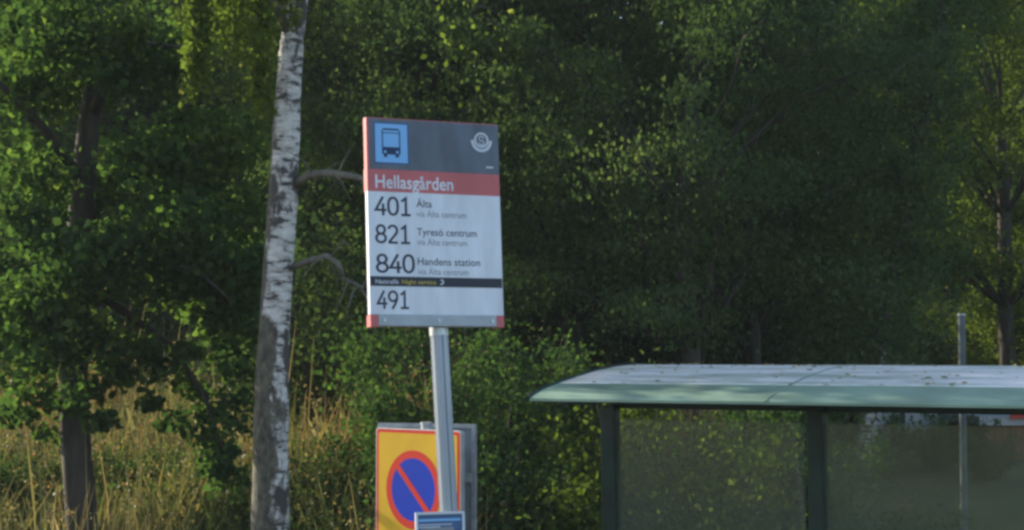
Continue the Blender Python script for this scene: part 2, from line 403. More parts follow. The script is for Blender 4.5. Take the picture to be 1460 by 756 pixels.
# the dense wood behind the stop, tree by tree: (kind, mesh, photo x, distance, turn, scale, label)
wood = [
 ('birch_tree', V_birch[0], 975, 17.5, 10, .82, 'dark drooping birch right above the left end of the shelter roof'),
 ('birch_tree', V_birch[1], 820, 19.5, 80, .95, 'dense dark birch filling the gap just right of the bus stop sign'),
 ('birch_tree', V_birch[2], 620, 20.0, 140, 1.0, 'dark leafy birch directly behind the bus stop sign'),
 ('birch_tree', V_birch[1], 1075, 20.0, 200, .70, 'dark bushy birch behind the middle of the shelter roof'),
 ('birch_tree', V_birch[0], 490, 22.5, 260, 1.0, 'shady green tree between the white birch trunk and the bus stop sign'),
 ('birch_tree', V_birch[2], 1165, 23.5, 300, .60, 'dark tree behind the thin leaning birch on the right'),
 ('deciduous_tree', V_broad[0], 300, 26.5, 30, 1.1, 'dark broadleaf tree behind the gap between oak trunk and white birch'),
 ('deciduous_tree', V_broad[1], 70, 27, 130, 1.1, 'dark broadleaf tree behind the leaning oak trunk'),
 ('deciduous_tree', V_broad[0], -60, 29.5, 210, 1.0, 'broadleaf tree cut by the left edge of the picture'),
 ('birch_tree', V_birch[0], 900, 25.5, 330, .95, 'tall dark birch in the second row above the left part of the shelter'),
 ('birch_tree', V_birch[1], 700, 26.5, 45, 1.1, 'tall dark birch in the second row right behind the sign board edge'),
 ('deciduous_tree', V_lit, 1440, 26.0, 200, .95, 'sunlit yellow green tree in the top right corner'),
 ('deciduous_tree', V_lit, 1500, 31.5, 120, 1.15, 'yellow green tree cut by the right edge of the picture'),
 ('deciduous_tree', V_broad[0], 1395, 38.0, 60, 1.2, 'dark far broadleaf tree behind the sunlit trees at the right edge'),
 ('deciduous_tree', V_broad[1], 1290, 39.0, 170, 1.2, 'dark far broadleaf tree seen past the top of the grey pole'),
 ('deciduous_tree', V_broad[1], 430, 27.0, 75, 1.1, 'tall dark tree in the second row behind the white birch trunk'),
]
for k, mm, px, Y, rz, s, lab in wood:
    plant_tree(k, mm, at(px, Y), Y, rz, s, lab, sz=max(s, .95))
# leaning thin birch on the right
Y = 18.5; q = [P(1236, 560, Y), P(1252, 500, Y), P(1262, 440, Y), P(1283, 340, Y), P(1308, 200, Y), P(1338, 60, Y), P(1352, -60, Y + .2), P(1364, -160, Y + .2)]
base = Vector((at(1228, Y), Y, gz(at(1228, Y), Y))); rt = empty('birch_tree', base, 'thin leaning birch with pale bark patches right of the shelter roof middle', 'tree')
q = [base + Vector((0, 0, -.3))] + q; ql = [p - base for p in q]
lb = [([p - base for p in (P(1325, 120, Y), P(1310, 78, Y - .2), P(1290, 90, Y - .4), P(1268, 108, Y - .6))], [.03, .024, .02, .012])]
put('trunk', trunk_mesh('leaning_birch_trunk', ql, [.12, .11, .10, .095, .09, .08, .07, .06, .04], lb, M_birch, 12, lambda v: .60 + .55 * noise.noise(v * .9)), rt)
rng = np.random.default_rng(5); Ps = []
for s in range(420):
    t = rng.uniform(2.0, 8.0); i = int(min(7, t)); b0 = np.array(ql[i].lerp(ql[i + 1], t - i)) if i < 8 else np.array(ql[8])
    st = b0 + rng.normal(size=3) * np.array([.42, .5, .6]) + np.array([-.25, -.35, .2]); L = rng.uniform(.2, .6); k = int(50 * L); qq = rng.uniform(0, 1, k)
    Ps.append(np.stack([st[0] + 0 * qq, st[1] + 0 * qq, st[2] - qq * L], 1) + rng.normal(size=(k, 3)) * .10)
for s in range(70):
    t = rng.uniform(1.5, 8.0); i = int(t); b0 = np.array(ql[i].lerp(ql[i + 1], t - i)) if i < 8 else np.array(ql[8])
    k = int(rng.integers(50, 110)); Ps.append(b0 + np.array([rng.normal() * .12, -.45 + rng.normal() * .12, 0]) + rng.normal(size=(k, 3)) * np.array([.2, .14, .14]))
Pn = np.concatenate(Ps); V, ns = leaves(rng, Pn, .058, .5, 4, .72)
put('crown', quads('leaning_birch_crown', V, ns, M_birchleaf, np.clip(.45 + rng.normal(size=len(Pn)) * .22, 0, 1)), rt)

# far wood that reads as one mass
rng = np.random.default_rng(77); n_ = 260000
X = rng.uniform(-24, 26, n_); Yv = 44 + rng.uniform(0, 5, n_); Z = rng.uniform(0, 1, n_) * 12
den = np.array([noise.noise(Vector((a * .55, b_ * .55, c * .55))) for a, b_, c in zip(X, Yv, Z)])
keep = den > -.34
X, Yv, Z = X[keep], Yv[keep], Z[keep]
Pn = np.stack([X, Yv, Z + 3.0], 1); V, ns = leaves(rng, Pn, .24, .3, 4, .75)
tag(put('far_woodland', quads('far_woodland', V, ns, M_birchleaf, np.clip(.4 + den[keep] * .5 + rng.normal(size=len(X)) * .16, 0, 1))), 'dense dark wood far behind the nearer trees', 'woodland', kind='stuff')

# ------------------------------------------------------------------ the white birch by the stop
Y = 11.6
prof = [(385, 790, 28.5), (385, 756, 27.5), (386, 690, 26.0), (386, 620, 25), (388, 540, 24), (392, 450, 22), (397, 370, 21.5), (403, 290, 21.5), (407, 210, 20), (411, 130, 18.5), (416, 60, 17), (425, 0, 14), (431, -80, 13), (436, -200, 11), (440, -330, 9), (446, -480, 5)]
base = Vector((at(385, Y), Y, gz(at(385, Y), Y)))
rt = empty('birch_tree', base, 'large white birch trunk with black patches left of the bus stop sign', 'tree')
ql = [Vector((0, 0, -.3)), Vector((0, 0, .05))] + [P(a, b_, Y) - base for a, b_, c in prof]
rl = [.20, .165] + [c / F * Y for a, b_, c in prof]
# densify
def dens(q, r, k=4):
    Q, RR = [], []
    for i in range(len(q) - 1):
        for j in range(k):
            t = j / k; Q.append(q[i].lerp(q[i + 1], t)); RR.append(r[i] * (1 - t) + r[i + 1] * t)
    return Q + [q[-1]], RR + [r[-1]]
qd, rd = dens(ql, rl); rd = [r_ * (1 + .05 * noise.noise(Vector((0, i * .5, 3)))) for i, r_ in enumerate(rd)]
zlo = P(385, 756, Y).z - base.z; zhi = P(416, 60, Y).z - base.z
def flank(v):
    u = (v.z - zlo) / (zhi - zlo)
    i = min(range(len(qd)), key=lambda k: abs(qd[k].z - v.z)); side = -(v.x - qd[i].x) / rd[i]      # +1 on the left flank, dark from old bark and painted-in shade
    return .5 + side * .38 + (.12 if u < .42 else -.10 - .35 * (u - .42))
lb = [([p - base for p in (P(420, 264, Y), P(440, 250, Y - .1), P(470, 247, Y - .25), P(505, 252, Y - .4), P(545, 262, Y - .45))], [.034, .03, .027, .022, .014]),
      ([p - base for p in (P(410, 384, Y), P(440, 372, Y - .12), P(466, 365, Y - .22), P(482, 376, Y - .28), P(490, 398, Y - .3), P(518, 410, Y - .4))], [.026, .02, .019, .018, .014, .010]),
      ([p - base for p in (P(418, 60, Y), P(360, -60, Y - .3), P(300, -90, Y - .5), P(255, -60, Y - .6))], [.04, .03, .02, .012])]
rng = np.random.default_rng(6)
for pth, rr_l in lb[:2]:
    for q in range(9):
        i = int(rng.integers(1, len(pth) - 1)); a_ = pth[i].lerp(pth[i + 1], rng.uniform()); L = rng.uniform(.08, .30)
        d_ = Vector((rng.normal() * .6 + .5, rng.normal() * .6 - .2, rng.normal() * .7)).normalized(); m_ = a_ + d_ * L * .5 + Vector((0, 0, .02)); e_ = a_ + d_ * L + Vector((rng.normal() * .03, 0, rng.normal() * .05 - .03))
        lb.append(([a_, m_, e_], [.008, .005, .002]))
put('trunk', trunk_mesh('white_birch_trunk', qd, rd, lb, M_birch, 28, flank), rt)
rng = np.random.default_rng(8); Ps = []; T = []
def strand(px, y0, y1, Yc, dens_=80, wob=.036):
    a = np.array(P(px, y0, Yc) - base); b_ = np.array(P(px + rng.normal() * 6, y1, Yc) - base)
    L = np.linalg.norm(b_ - a); k = int(dens_ * L); qq = rng.uniform(0, 1, k) ** .85
    Ps.append(a + (b_ - a) * qq[:, None] + rng.normal(size=(k, 3)) * np.array([wob, wob, .03])); T.append(.6 + rng.normal() * .1 + rng.normal(size=k) * .18)
for px in (270, 276, 284, 288, 300, 303, 309, 318, 324, 327, 338, 343):
  for s in range(2):
    strand(px + rng.normal() * 2.5, -130 + rng.uniform(-40, 40), rng.uniform(25, 150) * (1 if px < 292 else .75), Y + (rng.uniform(-.8, -.1) if px < 292 else rng.uniform(.1, 1.1)))
for s in range(14):
    px = (342, 350, 362, 368, 374, 388, 396)[s % 7] + rng.normal() * 3; strand(px, -130, rng.uniform(10, 190), Y + rng.uniform(.3, 1.2))
for s in range(10): strand(rng.uniform(276, 292), -100, rng.uniform(110, 150), Y - .5)
for s in range(9): strand(rng.uniform(362, 376), -100, rng.uniform(120, 175), Y - .4)
for s in range(8): strand(rng.uniform(400, 450), -150, rng.uniform(-20, 45), Y - .2)
for s in range(130):       # the crown above the frame
    z = rng.uniform(3.0, 8.6); a = rng.uniform(0, 2 * math.pi); rr = 2.4 * math.sqrt(rng.uniform()) * (1 - (z - 3) / 9)
    c = np.array([.3 + rr * math.cos(a), rr * math.sin(a), z + 2.2]); k = rng.integers(30, 90)
    Ps.append(c + rng.normal(size=(k, 3)) * np.array([.18, .18, .4])); T.append(.55 + rng.normal(size=k) * .2)
Pn = np.concatenate(Ps); V, ns = leaves(rng, Pn, .052, .6, 4, .7)
put('crown', quads('white_birch_crown', V, ns, M_birchlit, np.clip(np.concatenate(T), 0, 1)), rt)

# ------------------------------------------------------------------ the oak at the left
Y = 13.2
prof = [(118, 790, 23), (117, 756, 22), (113, 690, 22), (107, 620, 21), (104, 540, 20), (108, 440, 19), (112, 350, 18.5), (119, 260, 17.5), (128, 170, 16), (140, 100, 14.5), (152, 30, 13), (160, -60, 12), (165, -200, 9), (168, -360, 5)]
base = Vector((at(118, Y), Y, gz(at(118, Y), Y)))
rt = empty('oak_tree', base, 'broad dark oak with leaning trunk at the left over dry grass', 'tree')
ql = [Vector((0, 0, -.4)), Vector((0, 0, .02))] + [P(a, b_, Y) - base for a, b_, c in prof]
rl = [.17, .13] + [c / F * Y for a, b_, c in prof]
qd, rd = dens(ql, rl, 3)
rng = np.random.default_rng(17); Ps = []; T = []; lb = []
def limb(pts, r0, r1):
    p = [P(a, b_, Y + d) - base for a, b_, d in pts]; k = len(p)
    lb.append((p, [r0 + (r1 - r0) * i / (k - 1) for i in range(k)])); return p
limb([(112, 350, 0), (150, 352, -.3), (190, 362, -.6), (235, 372, -.8), (290, 392, -1.0), (330, 430, -1.1)], .035, .008)
limb([(128, 170, 0), (165, 90, -.3), (200, 62, -.5), (260, 70, -.8), (320, 90, -1)], .05, .012)
limb([(108, 440, 0), (60, 400, -.4), (10, 300, -.8), (-60, 280, -1)], .05, .015)
limb([(119, 260, 0), (60, 180, -.5), (0, 120, -.8), (-70, 90, -1)], .05, .015)
limb([(110, 400, 0), (170, 440, .2), (240, 490, .1), (290, 560, -.2), (318, 640, -.3)], .04, .012)
limb([(140, 100, 0), (120, 20, .5), (60, -60, .8)], .04, .015)
def clump(px, py, d, cr, k, flat=.65):
    c = np.array(P(px, py, Y + d) - base); v = rng.normal(size=(k, 3)); v /= np.linalg.norm(v, axis=1)[:, None]
    v *= (rng.uniform(.1, 1.1, k) ** .6)[:, None] * cr; v[:, 2] *= flat
    Ps.append(c + v); T.append(.45 + rng.normal() * .15 + rng.normal(size=k) * .16)
for px, py in ((105, 350), (90, 385), (130, 400), (100, 430), (120, 465), (85, 470), (150, 345), (190, 350), (230, 360), (215, 395), (260, 385), (100, 505), (135, 495), (60, 450), (165, 400), (125, 90), (150, 60), (100, 60), (160, 120), (125, 20)):
    clump(px + rng.normal() * 8, py + rng.normal() * 8, rng.uniform(-1.0, -.6), rng.uniform(.2, .34), int(rng.uniform(120, 230)))
cnt = 0
while cnt < 108:           # main crown over x -90..370, y -160..540
    px, py = rng.uniform(-110, 375), rng.uniform(-180, 545)
    if py > 420 + 130 * math.sin(px * .021 + 1.0) * .6 + rng.normal() * 40: continue
    d = rng.uniform(-1.2, 1.0)
    if (px > 240 and py < 160) or (px > 95 and py < 25): continue
    if d < .35 and ((abs(px - (125 - (py - 200) * .12)) < 62 and 130 < py < 330)): continue
    if px < -25: cnt += 1; continue
    clump(px, py, d, rng.uniform(.2, .46), int(rng.uniform(170, 420))); cnt += 1
for px, py in ((205, 500), (190, 540), (235, 520), (215, 575), (260, 540), (282, 560), (300, 590), (292, 620), (318, 640), (312, 670), (330, 690), (300, 655), (326, 610), (345, 570), (250, 600), (160, 520), (60, 520), (20, 540), (38, 575), (75, 560), (130, 555), (145, 600), (10, 590), (340, 530), (365, 470), (180, 480), (270, 500), (320, 500), (70, 610), (100, 570)):
    clump(px, py, rng.uniform(-.5, .3), rng.uniform(.12, .24), int(rng.uniform(75, 160)))
for s in range(14):       # crown above the frame
    a = rng.uniform(0, 2 * math.pi); rr = 2.3 * math.sqrt(rng.uniform()); z = rng.uniform(4.8, 8.2) - rr * .4
    c = np.array([-2.0 + rr * math.cos(a), rr * math.sin(a), z]); k = 220; v = rng.normal(size=(k, 3)) * np.array([.32, .32, .2]); Ps.append(c + v); T.append(.45 + rng.normal(size=k) * .2)
Pn = np.concatenate(Ps); V, ns = leaves(rng, Pn, .064, .15, 6, .74)
put('trunk', trunk_mesh('oak_trunk', qd, rd, lb, M_bark, 20), rt)
put('crown', quads('oak_crown', V, ns, M_oak, np.clip(np.concatenate(T), 0, 1)), rt)

# ------------------------------------------------------------------ shrubs
S_dark = [shrub('shrub_dark_a', 51, 1.9, 1.1, 24, 62, .052, M_birchleaf), shrub('shrub_dark_b', 52, 2.2, 1.15, 24, 66, .052, M_birchleaf)]
S_lit = shrub('shrub_lit', 47, 1.9, 1.2, 24, 70, .046, M_birchlit)
S = [shrub('shrub_a', 41, 1.7, .95, 20, 62, .052, M_bush), shrub('shrub_b', 42, 2.2, 1.1, 22, 66, .055, M_bush), shrub('shrub_c', 43, 1.3, .9, 18, 58, .050, M_bush)]
for px, Y, k, s, rz, lab in (
 (450, 13.6, 2, .6, 0, 'low leafy shrub just right of the white birch trunk'),
 (522, 14.6, 0, .75, 60, 'green shrub left of the yellow no parking sign'),
 (600, 14.8, 1, .95, 120, 'green shrub hidden behind the yellow no parking sign'),
 (705, 14.0, 0, 1.0, 180, 'sunlit green shrub right beside the grey sign panel'),
 (765, 15.6, 1, .85, 240, 'tall green shrub under the left tip of the shelter roof'),
 (820, 13.6, 2, 1.1, 300, 'bright low shrub left of the first shelter post'),
 (925, 14.0, 1, 1.2, 20, 'light green shrub seen through the left glass pane near its post'),
 (1010, 14.8, 0, 1.1, 90, 'green shrub seen through the middle of the left glass pane'),
 (1105, 15.2, 1, 1.0, 150, 'shrub seen through the left glass pane beside the second post'),
 (1200, 14.6, 0, .85, 210, 'dark shrub seen through the right glass pane near the second post'),
 (1330, 14.6, 2, .75, 250, 'low dark shrub behind the right glass pane'),
 (1265, 19.0, 2, .36, 15, 'low dark shrub in front of the pale grey shed on its left side'),
 (1335, 19.2, 2, .36, 165, 'low dark shrub in front of the pale grey shed on its right side'),
 (1400, 18.6, 2, .36, 265, 'low dark shrub between the pale grey shed and the brown shed'),
 (1170, 22.0, 0, 1.5, 115, 'large dark shrub at the wood edge above the middle of the shelter roof'),
 (30, 14.6, 2, .62, 40, 'small green shrub in the dry grass at the left edge'),
 (205, 15.6, 2, .60, 140, 'small green shrub in the dry grass right of the oak trunk'),
 (310, 14.8, 0, .50, 230, 'small green shrub in the dry grass left of the white birch trunk'),
 (640, 17.0, 1, 1.0, 310, 'large dark shrub at the wood edge behind the sign pole'),
 (755, 21.5, 1, 1.4, 35, 'large dark shrub at the wood edge right of the bus stop sign'),
 (880, 22, 0, 1.6, 75, 'large dark shrub at the wood edge behind the roof tip'),
 (1030, 21.5, 1, 1.4, 5, 'large dark shrub at the wood edge behind the left glass pane'),
 (500, 18.6, 0, 1.5, 145, 'large dark shrub at the wood edge right of the white birch'),
 (30, 24.0, 1, 1.5, 15, 'large dark shrub behind the grass near the left edge of the picture'),
 (165, 24.5, 0, 1.9, 95, 'large dark shrub behind the grass just right of the oak trunk'),
 (285, 23.8, 1, 1.5, 195, 'large dark shrub behind the grass left of the white birch'),
):
    plant_tree('shrub', S_dark[k % 2] if 'dark' in lab else S_lit if lab.startswith('light') else S[k], at(px, Y), Y, rz, s, lab, cat='shrub', parts=('stem', 'foliage'))

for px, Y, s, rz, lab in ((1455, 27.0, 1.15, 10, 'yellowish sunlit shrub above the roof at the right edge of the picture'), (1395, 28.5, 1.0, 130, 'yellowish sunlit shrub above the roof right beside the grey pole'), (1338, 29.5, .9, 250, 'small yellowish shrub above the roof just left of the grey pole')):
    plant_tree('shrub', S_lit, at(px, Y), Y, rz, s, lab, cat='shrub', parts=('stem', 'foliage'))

# ------------------------------------------------------------------ tall dry grass on the bank
rng = np.random.default_rng(3); n_ = 60000
X = rng.uniform(-7, 2.2, n_); Yv = rng.uniform(11.8, 23, n_)
pn = np.array([noise.noise(Vector((a * .8, b_ * .8, 5))) for a, b_ in zip(X, Yv)])
keep = (pn > -.35 + .3 * (X > -.9)) & (np.abs(X - at(385, 11.6)) + np.abs(Yv - 11.6) > .3); X, Yv, pn = X[keep], Yv[keep], pn[keep]; n_ = len(X)
G = np.array([gz(a, b_) for a, b_ in zip(X, Yv)])
h = (.35 + .55 * rng.uniform(0, 1, n_) ** 1.5) * (.9 + 1.0 * np.clip(pn, -.5, .6)) * (1 + .6 * np.clip(rng.normal(size=n_) - 1.2, 0, 1)); a = rng.uniform(0, 2 * math.pi, n_); wd = rng.uniform(.003, .008, n_); bend = rng.normal(size=(n_, 2)) * (.14 + .22 * rng.uniform(0, 1, (n_, 1)) ** 3)
dx, dy = np.cos(a) * wd, np.sin(a) * wd
B = np.stack([X, Yv, G - .03], 1); D = np.stack([dx, dy, 0 * dx], 1)
M1 = B + np.stack([bend[:, 0] * .35, bend[:, 1] * .35, h * .6], 1); T1 = B + np.stack([bend[:, 0], bend[:, 1], h], 1)
V = np.stack([B - D, B + D, M1 + D * .9, T1 + D * .2, T1 - D * .2, M1 - D * .9], 1).reshape(-1, 3)
p2 = np.array([noise.noise(Vector((a * .45, b_ * .45, 31))) for a, b_ in zip(X, Yv)])
tn = np.clip(.37 + pn * .55 + p2 * .85 + rng.normal(size=n_) * .17, 0, 1)
g = quads('dry_grass', V, 6, M_grass, tn)
# seed heads: small feathery leaves on some of the tips
tag(put('dry_grass', g), 'tall dry yellow grass on the sunny bank', 'grass', kind='stuff')
sel = rng.uniform(0, 1, n_) < .13; tip = T1[sel]; k = 9
pp = np.repeat(tip, k, 0) + rng.normal(size=(len(tip) * k, 3)) * np.array([.03, .03, .07])
V, ns = leaves(rng, pp, .032, .2, 4, .6)
tag(put('weeds', quads('weeds', V, ns, M_grass, np.clip(np.repeat(tn[sel], k) + .1 + rng.normal(size=len(pp)) * .15, 0, 1))), 'feathery tan seed heads over the dry grass', 'weeds', kind='stuff')

n_ = 2600; X = rng.uniform(-6.5, 2.0, n_); Yv = rng.uniform(12.2, 20, n_)
pn = np.array([noise.noise(Vector((a * .55, b_ * .55, 9))) for a, b_ in zip(X, Yv)])
sel = (pn > .0) | ((Yv < 15) & (pn > -.25)); X, Yv = X[sel], Yv[sel]; Ps = []; T = []
for a, b_ in zip(X, Yv):
    k = int(rng.integers(14, 34)); hh = rng.uniform(.2, .62); q0 = rng.uniform(.1, 1, k)
    Ps.append(np.array([a, b_, gz(a, b_)]) + np.stack([rng.normal(size=k) * .10, rng.normal(size=k) * .10, q0 * hh], 1)); T.append(np.full(k, .45 + rng.normal() * .18) + rng.normal(size=k) * .12)
Pn = np.concatenate(Ps); V, ns = leaves(rng, Pn, .058, .0, 4, .55)
tag(put('leafy_weeds', quads('leafy_weeds', V, ns, M_bush, np.clip(np.concatenate(T), 0, 1))), 'low green leafy weeds among the dry grass', 'weeds', kind='stuff')

# ------------------------------------------------------------------ bus stop sign
W, H = .654, .955
Ms = Matrix.Translation((-.3494, 8.0, 3.2967)) @ Matrix.Rotation(.4313, 4, 'Z') @ Matrix.Rotation(-.0772, 4, 'X') @ Matrix.Rotation(R(90), 4, 'X') @ Matrix.Translation((-W / 2, -H / 2, 0))
# sign plane: x right 0..W, y up 0..H, z towards the viewer, z = 0 is the printed face
ptop = P(625.5, 468, 8.05); plow = P(640, 730, 7.98); dirp = (plow - ptop).normalized()
pbase = ptop + dirp * (ptop.z / -dirp.z)
root = empty('bus_stop_sign', pbase, 'tall bus stop sign reading Hellasgården on a grey pole', 'bus stop sign')
Mi = Matrix.Translation(-pbase) @ Ms
def fx(u): return u * W
def fy(v): return H * (1 - v)
def rect(u0, v0, u1, v1, z0, z1, name, mt, par=root, m_=Mi, bevel=0):
    return MB().box(((fx(u0) + fx(u1)) / 2, (fy(v0) + fy(v1)) / 2, (z0 + z1) / 2), (abs(fx(u1) - fx(u0)), abs(fy(v1) - fy(v0)), z1 - z0)).build(name, mt, par, m_, bevel)
panel = rect(0, .3555, 1, .94, -.030, 0, 'sign_panel', M_white)
IDM = Matrix.Identity(4)
hp = rect(0, 0, 1, .2485, -.036, 0, 'header_panel', M_red)
rect(.018, .004, 1.0, .2485, 0, .0015, 'slate_face', M_slate, hp, IDM)
rb = rect(0, .2485, 1, .3555, -.045, .0005, 'name_band', M_red)
ns_ = rect(.005, .760, .995, .806, 0, .002, 'night_strip', M_strip)
rail = rect(.056, .94, .944, .995, -.050, .004, 'bottom_rail', M_rail, bevel=.003)
for u0, u1 in ((0.0, .055), (.945, 1.0)): rect(u0, .942, u1, .998, -.048, .003, 'end_cap', M_red, rail, IDM)
for u in (.10, .505, .91): MB().ring((fx(u), fy(.968)), 0, .0085, .004, .009, n=12).build('screw', M_alu, rail, IDM)

def letters(txt, u0, u1, vbase, cap, mt, par, m_, bold=0.0, z=.0008, name='lettering', dim=None):
    w_, h_ = dim or (W, H)
    c = bpy.data.curves.new('t', 'FONT'); c.body = txt; c.size = 1.0; c.offset = bold; c.resolution_u = 3
    o = bpy.data.objects.new('t', c); col.objects.link(o)
    dg = bpy.context.evaluated_depsgraph_get(); dg.update()
    me = bpy.data.meshes.new_from_object(o.evaluated_get(dg)); bpy.data.objects.remove(o); bpy.data.curves.remove(c)
    v = np.empty(len(me.vertices) * 3); me.vertices.foreach_get('co', v); v = v.reshape(-1, 3)
    x0, x1 = v[:, 0].min(), v[:, 0].max()
    v[:, 0] = u0 * w_ + (v[:, 0] - x0) / (x1 - x0) * (u1 - u0) * w_
    v[:, 1] = h_ * (1 - vbase) + v[:, 1] / .729 * cap * h_
    v[:, 2] = z
    me.vertices.foreach_set('co', v.ravel()); me.materials.clear(); me.materials.append(mt); me.update()
    o = put(name, me, par); o.matrix_local = m_; return o
letters('Hellasgården', .058, .640, .338, .066, M_white, rb, IDM, .013, .0022)

def stroke(bm, pts, wd, z, closed=False):
    """flat ribbon of constant width along a centre line"""
    P_ = [Vector((p[0], p[1], 0)) for p in pts]; n_ = len(P_); L_, R_ = [], []
    for i in range(n_):
        a = P_[i] - P_[i - 1] if (i > 0 or closed) else None
        b_ = P_[(i + 1) % n_] - P_[i] if (i < n_ - 1 or closed) else None
        a = (a or b_).normalized(); b_ = (b_ or a).normalized()
        na, nb = Vector((-a.y, a.x, 0)), Vector((-b_.y, b_.x, 0)); m_ = (na + nb).normalized(); k = wd / 2 / max(.45, m_.dot(na))
        L_.append(bm.verts.new(P_[i] + m_ * k + Vector((0, 0, z)))); R_.append(bm.verts.new(P_[i] - m_ * k + Vector((0, 0, z))))
    for i in range(n_ if closed else n_ - 1):
        j = (i + 1) % n_; bm.faces.new((L_[i], R_[i], R_[j], L_[j]))
def arc(cx, cy, rx, ry, a0, a1, n=18, e=1.0):
    o = []
    for i in range(n + 1):
        a = R(a0 + (a1 - a0) * i / n); c, q = math.cos(a), math.sin(a)
        o.append((cx + rx * math.copysign(abs(c) ** e, c), cy + ry * math.copysign(abs(q) ** e, q)))
    return o
TW = .125
DIG = {'0': [(arc(.29, .5, .225, .437, 0, 360, 36, .85)[:-1], True)],
       '1': [([(.10, .76), (.31, .93), (.31, .06)], False), ([(.08, .055), (.54, .055)], False)],
       '2': [([*arc(.28, .70, .215, .237, 165, -20, 16), (.44, .52), (.085, .075)], False), ([(.05, .06), (.52, .06)], False)],
       '4': [([(.41, .98), (.06, .285), (.57, .285)], False), ([(.41, .62), (.41, 0)], False)],
       '8': [(arc(.29, .72, .195, .218, 0, 360, 28)[:-1], True), (arc(.29, .285, .232, .225, 0, 360, 28)[:-1], True)],
       '9': [(arc(.285, .68, .222, .257, 0, 360, 28)[:-1], True), ([(.505, .66), (.49, .50), (.42, .32), (.33, .16), (.235, 0)], False)]}
def number(txt, u0, u1, vbase, cap):
    wx = (u1 - u0) * W / (len(txt) * .58 + .0); hy = cap * H
    for i, ch in enumerate(txt):
        bm = bmesh.new()
        for k, (pl, cl_) in enumerate(DIG[ch]): stroke(bm, pl, TW, .0008 + .0003 * k, cl_)
        for v in bm.verts: v.co = Vector((u0 * W + (i * .60 + v.co.x) * wx, H * (1 - vbase) + v.co.y * hy, v.co.z))
        for f_ in bm.faces:
            if f_.normal.z < 0: f_.normal_flip()
        me = bpy.data.meshes.new('digit'); bm.to_mesh(me); bm.free(); me.materials.append(M_ink)
        put('digit', me, panel)
for t_, a_, b_, vb in (('401', .048, .315, .470), ('821', .048, .305, .604), ('840', .048, .330, .744)): number(t_, a_, b_, vb, .092)
number('491', .048, .285, .914, .088)
for t_, a_, b_, vb in (('Älta', .358, .475, .424), ('Tyresö centrum', .358, .81, .560), ('Handens station', .358, .83, .702)):
    letters(t_, a_, b_, vb, .037, M_ink, panel, IDM, .006)
for a_, b_, vb in ((.358, .735, .4705), (.358, .735, .606), (.358, .74, .748)):
    letters('via Älta centrum', a_, b_, vb, .031, M_grey_ink, panel, IDM, .006)
letters('Nattrafik', .042, .215, .7945, .021, M_pale, ns_, IDM, .01, .003)
letters('Night service', .236, .49, .7945, .021, M_yellow_ink, ns_, IDM, .01, .003)
MB().ring((fx(.53), fy(.783)), .006, .0125, .0022, .0034, -120, 110, 16).build('moon_symbol', M_pale, ns_, IDM)
# bus pictogram
q_ = .0017
sq = rect(.055, .022, .312, .222, .0015, .0022, 'symbol_frame', M_blue, hp, IDM)
rect(.063, .028, .302, .215, .0022, .0030, 'symbol_field', M_lightblue, sq, IDM)
def uv(u, v): return (fx(u), fy(v))
bus = MB()
x0, x1, y0, y1 = fx(.112), fx(.248), fy(.176), fy(.050)
zz = (.0031, .0038); wt = .0055
bus.box(((x0 + x1) / 2, y1 - .004, .0034), (x1 - x0 - .012, .008, .0007))
bus.box(((x0 + x1) / 2, y1 - .0205, .0034), (x1 - x0 - 2 * wt - .001, .004, .0007))
bus.box(((x0 + x1) / 2, y0 + .017, .0034), (x1 - x0 - 2 * wt - .001, .034, .0007))
for s in (x0 + wt / 2, x1 - wt / 2): bus.box((s, (y0 + y1) / 2 - .003, .0034), (wt, y1 - y0 - .010, .0007))
for s in (x0 + .016, x1 - .016): bus.box((s, y0 - .0062, .0034), (.017, .012, .0007))
bus.build('bus_symbol', paint('symbol_ink', (.012, .035, .11), .5, 0, .1), sq, IDM)
for s in (x0 + .015, x1 - .015): MB().ring((s, y0 + .012), 0, .0065, .0038, .0043, n=14).build('bus_light', M_lightblue, sq, IDM)
# operator emblem: ring carried by a bowl of two wings
em = MB(); cx_, cy_ = uv(.868, .086)
em.ring((cx_, cy_ + .004), .0265, .0365, .0016, .0024, n=36)
em.ring((cx_, cy_), .0385, .0525, .0016, .0024, 176, 364, 30)
em.ring((cx_, cy_ + .011), .0085, .0135, .0016, .0024, 0, 270, 18)
em.ring((cx_, cy_ - .008), .0085, .0135, .0016, .0024, 180, 450, 18)
em.build('emblem', M_pale, hp, IDM)
rect(.90, .211, .955, .219, .0016, .0022, 'small_print', M_pale, hp, IDM)
# pole of drawn aluminium with grooves and its cap
Mp = Matrix.Translation(ptop - pbase) @ (Vector((0, 0, -1)).rotation_difference(dirp)).to_matrix().to_4x4() @ Matrix.Rotation(.43, 4, 'Z')
Lp = (pbase - ptop).length
pr = []
for k in range(48):
    a = 2 * math.pi * k / 48; r_ = .041 * (1 - .0 * abs(math.cos(a)))
    g_ = min(abs(((math.degrees(a) - c + 180) % 360) - 180) for c in (235, 270, 305, 0, 180))
    r_ -= .006 * max(0, 1 - g_ / 5)
    pr.append((r_ * math.cos(a), r_ * math.sin(a)))
MB().poly(pr, -Lp, 0).build('pole', M_pole, root, Mp)
MB().ring((0, 0), .030, .0435, -.036, .004, n=36).build('pole_collar', M_alu, root, Mp)
MB().box((0, 0, .03), (.05, .012, .06)).build('pole_bracket', M_galv, root, Mp)
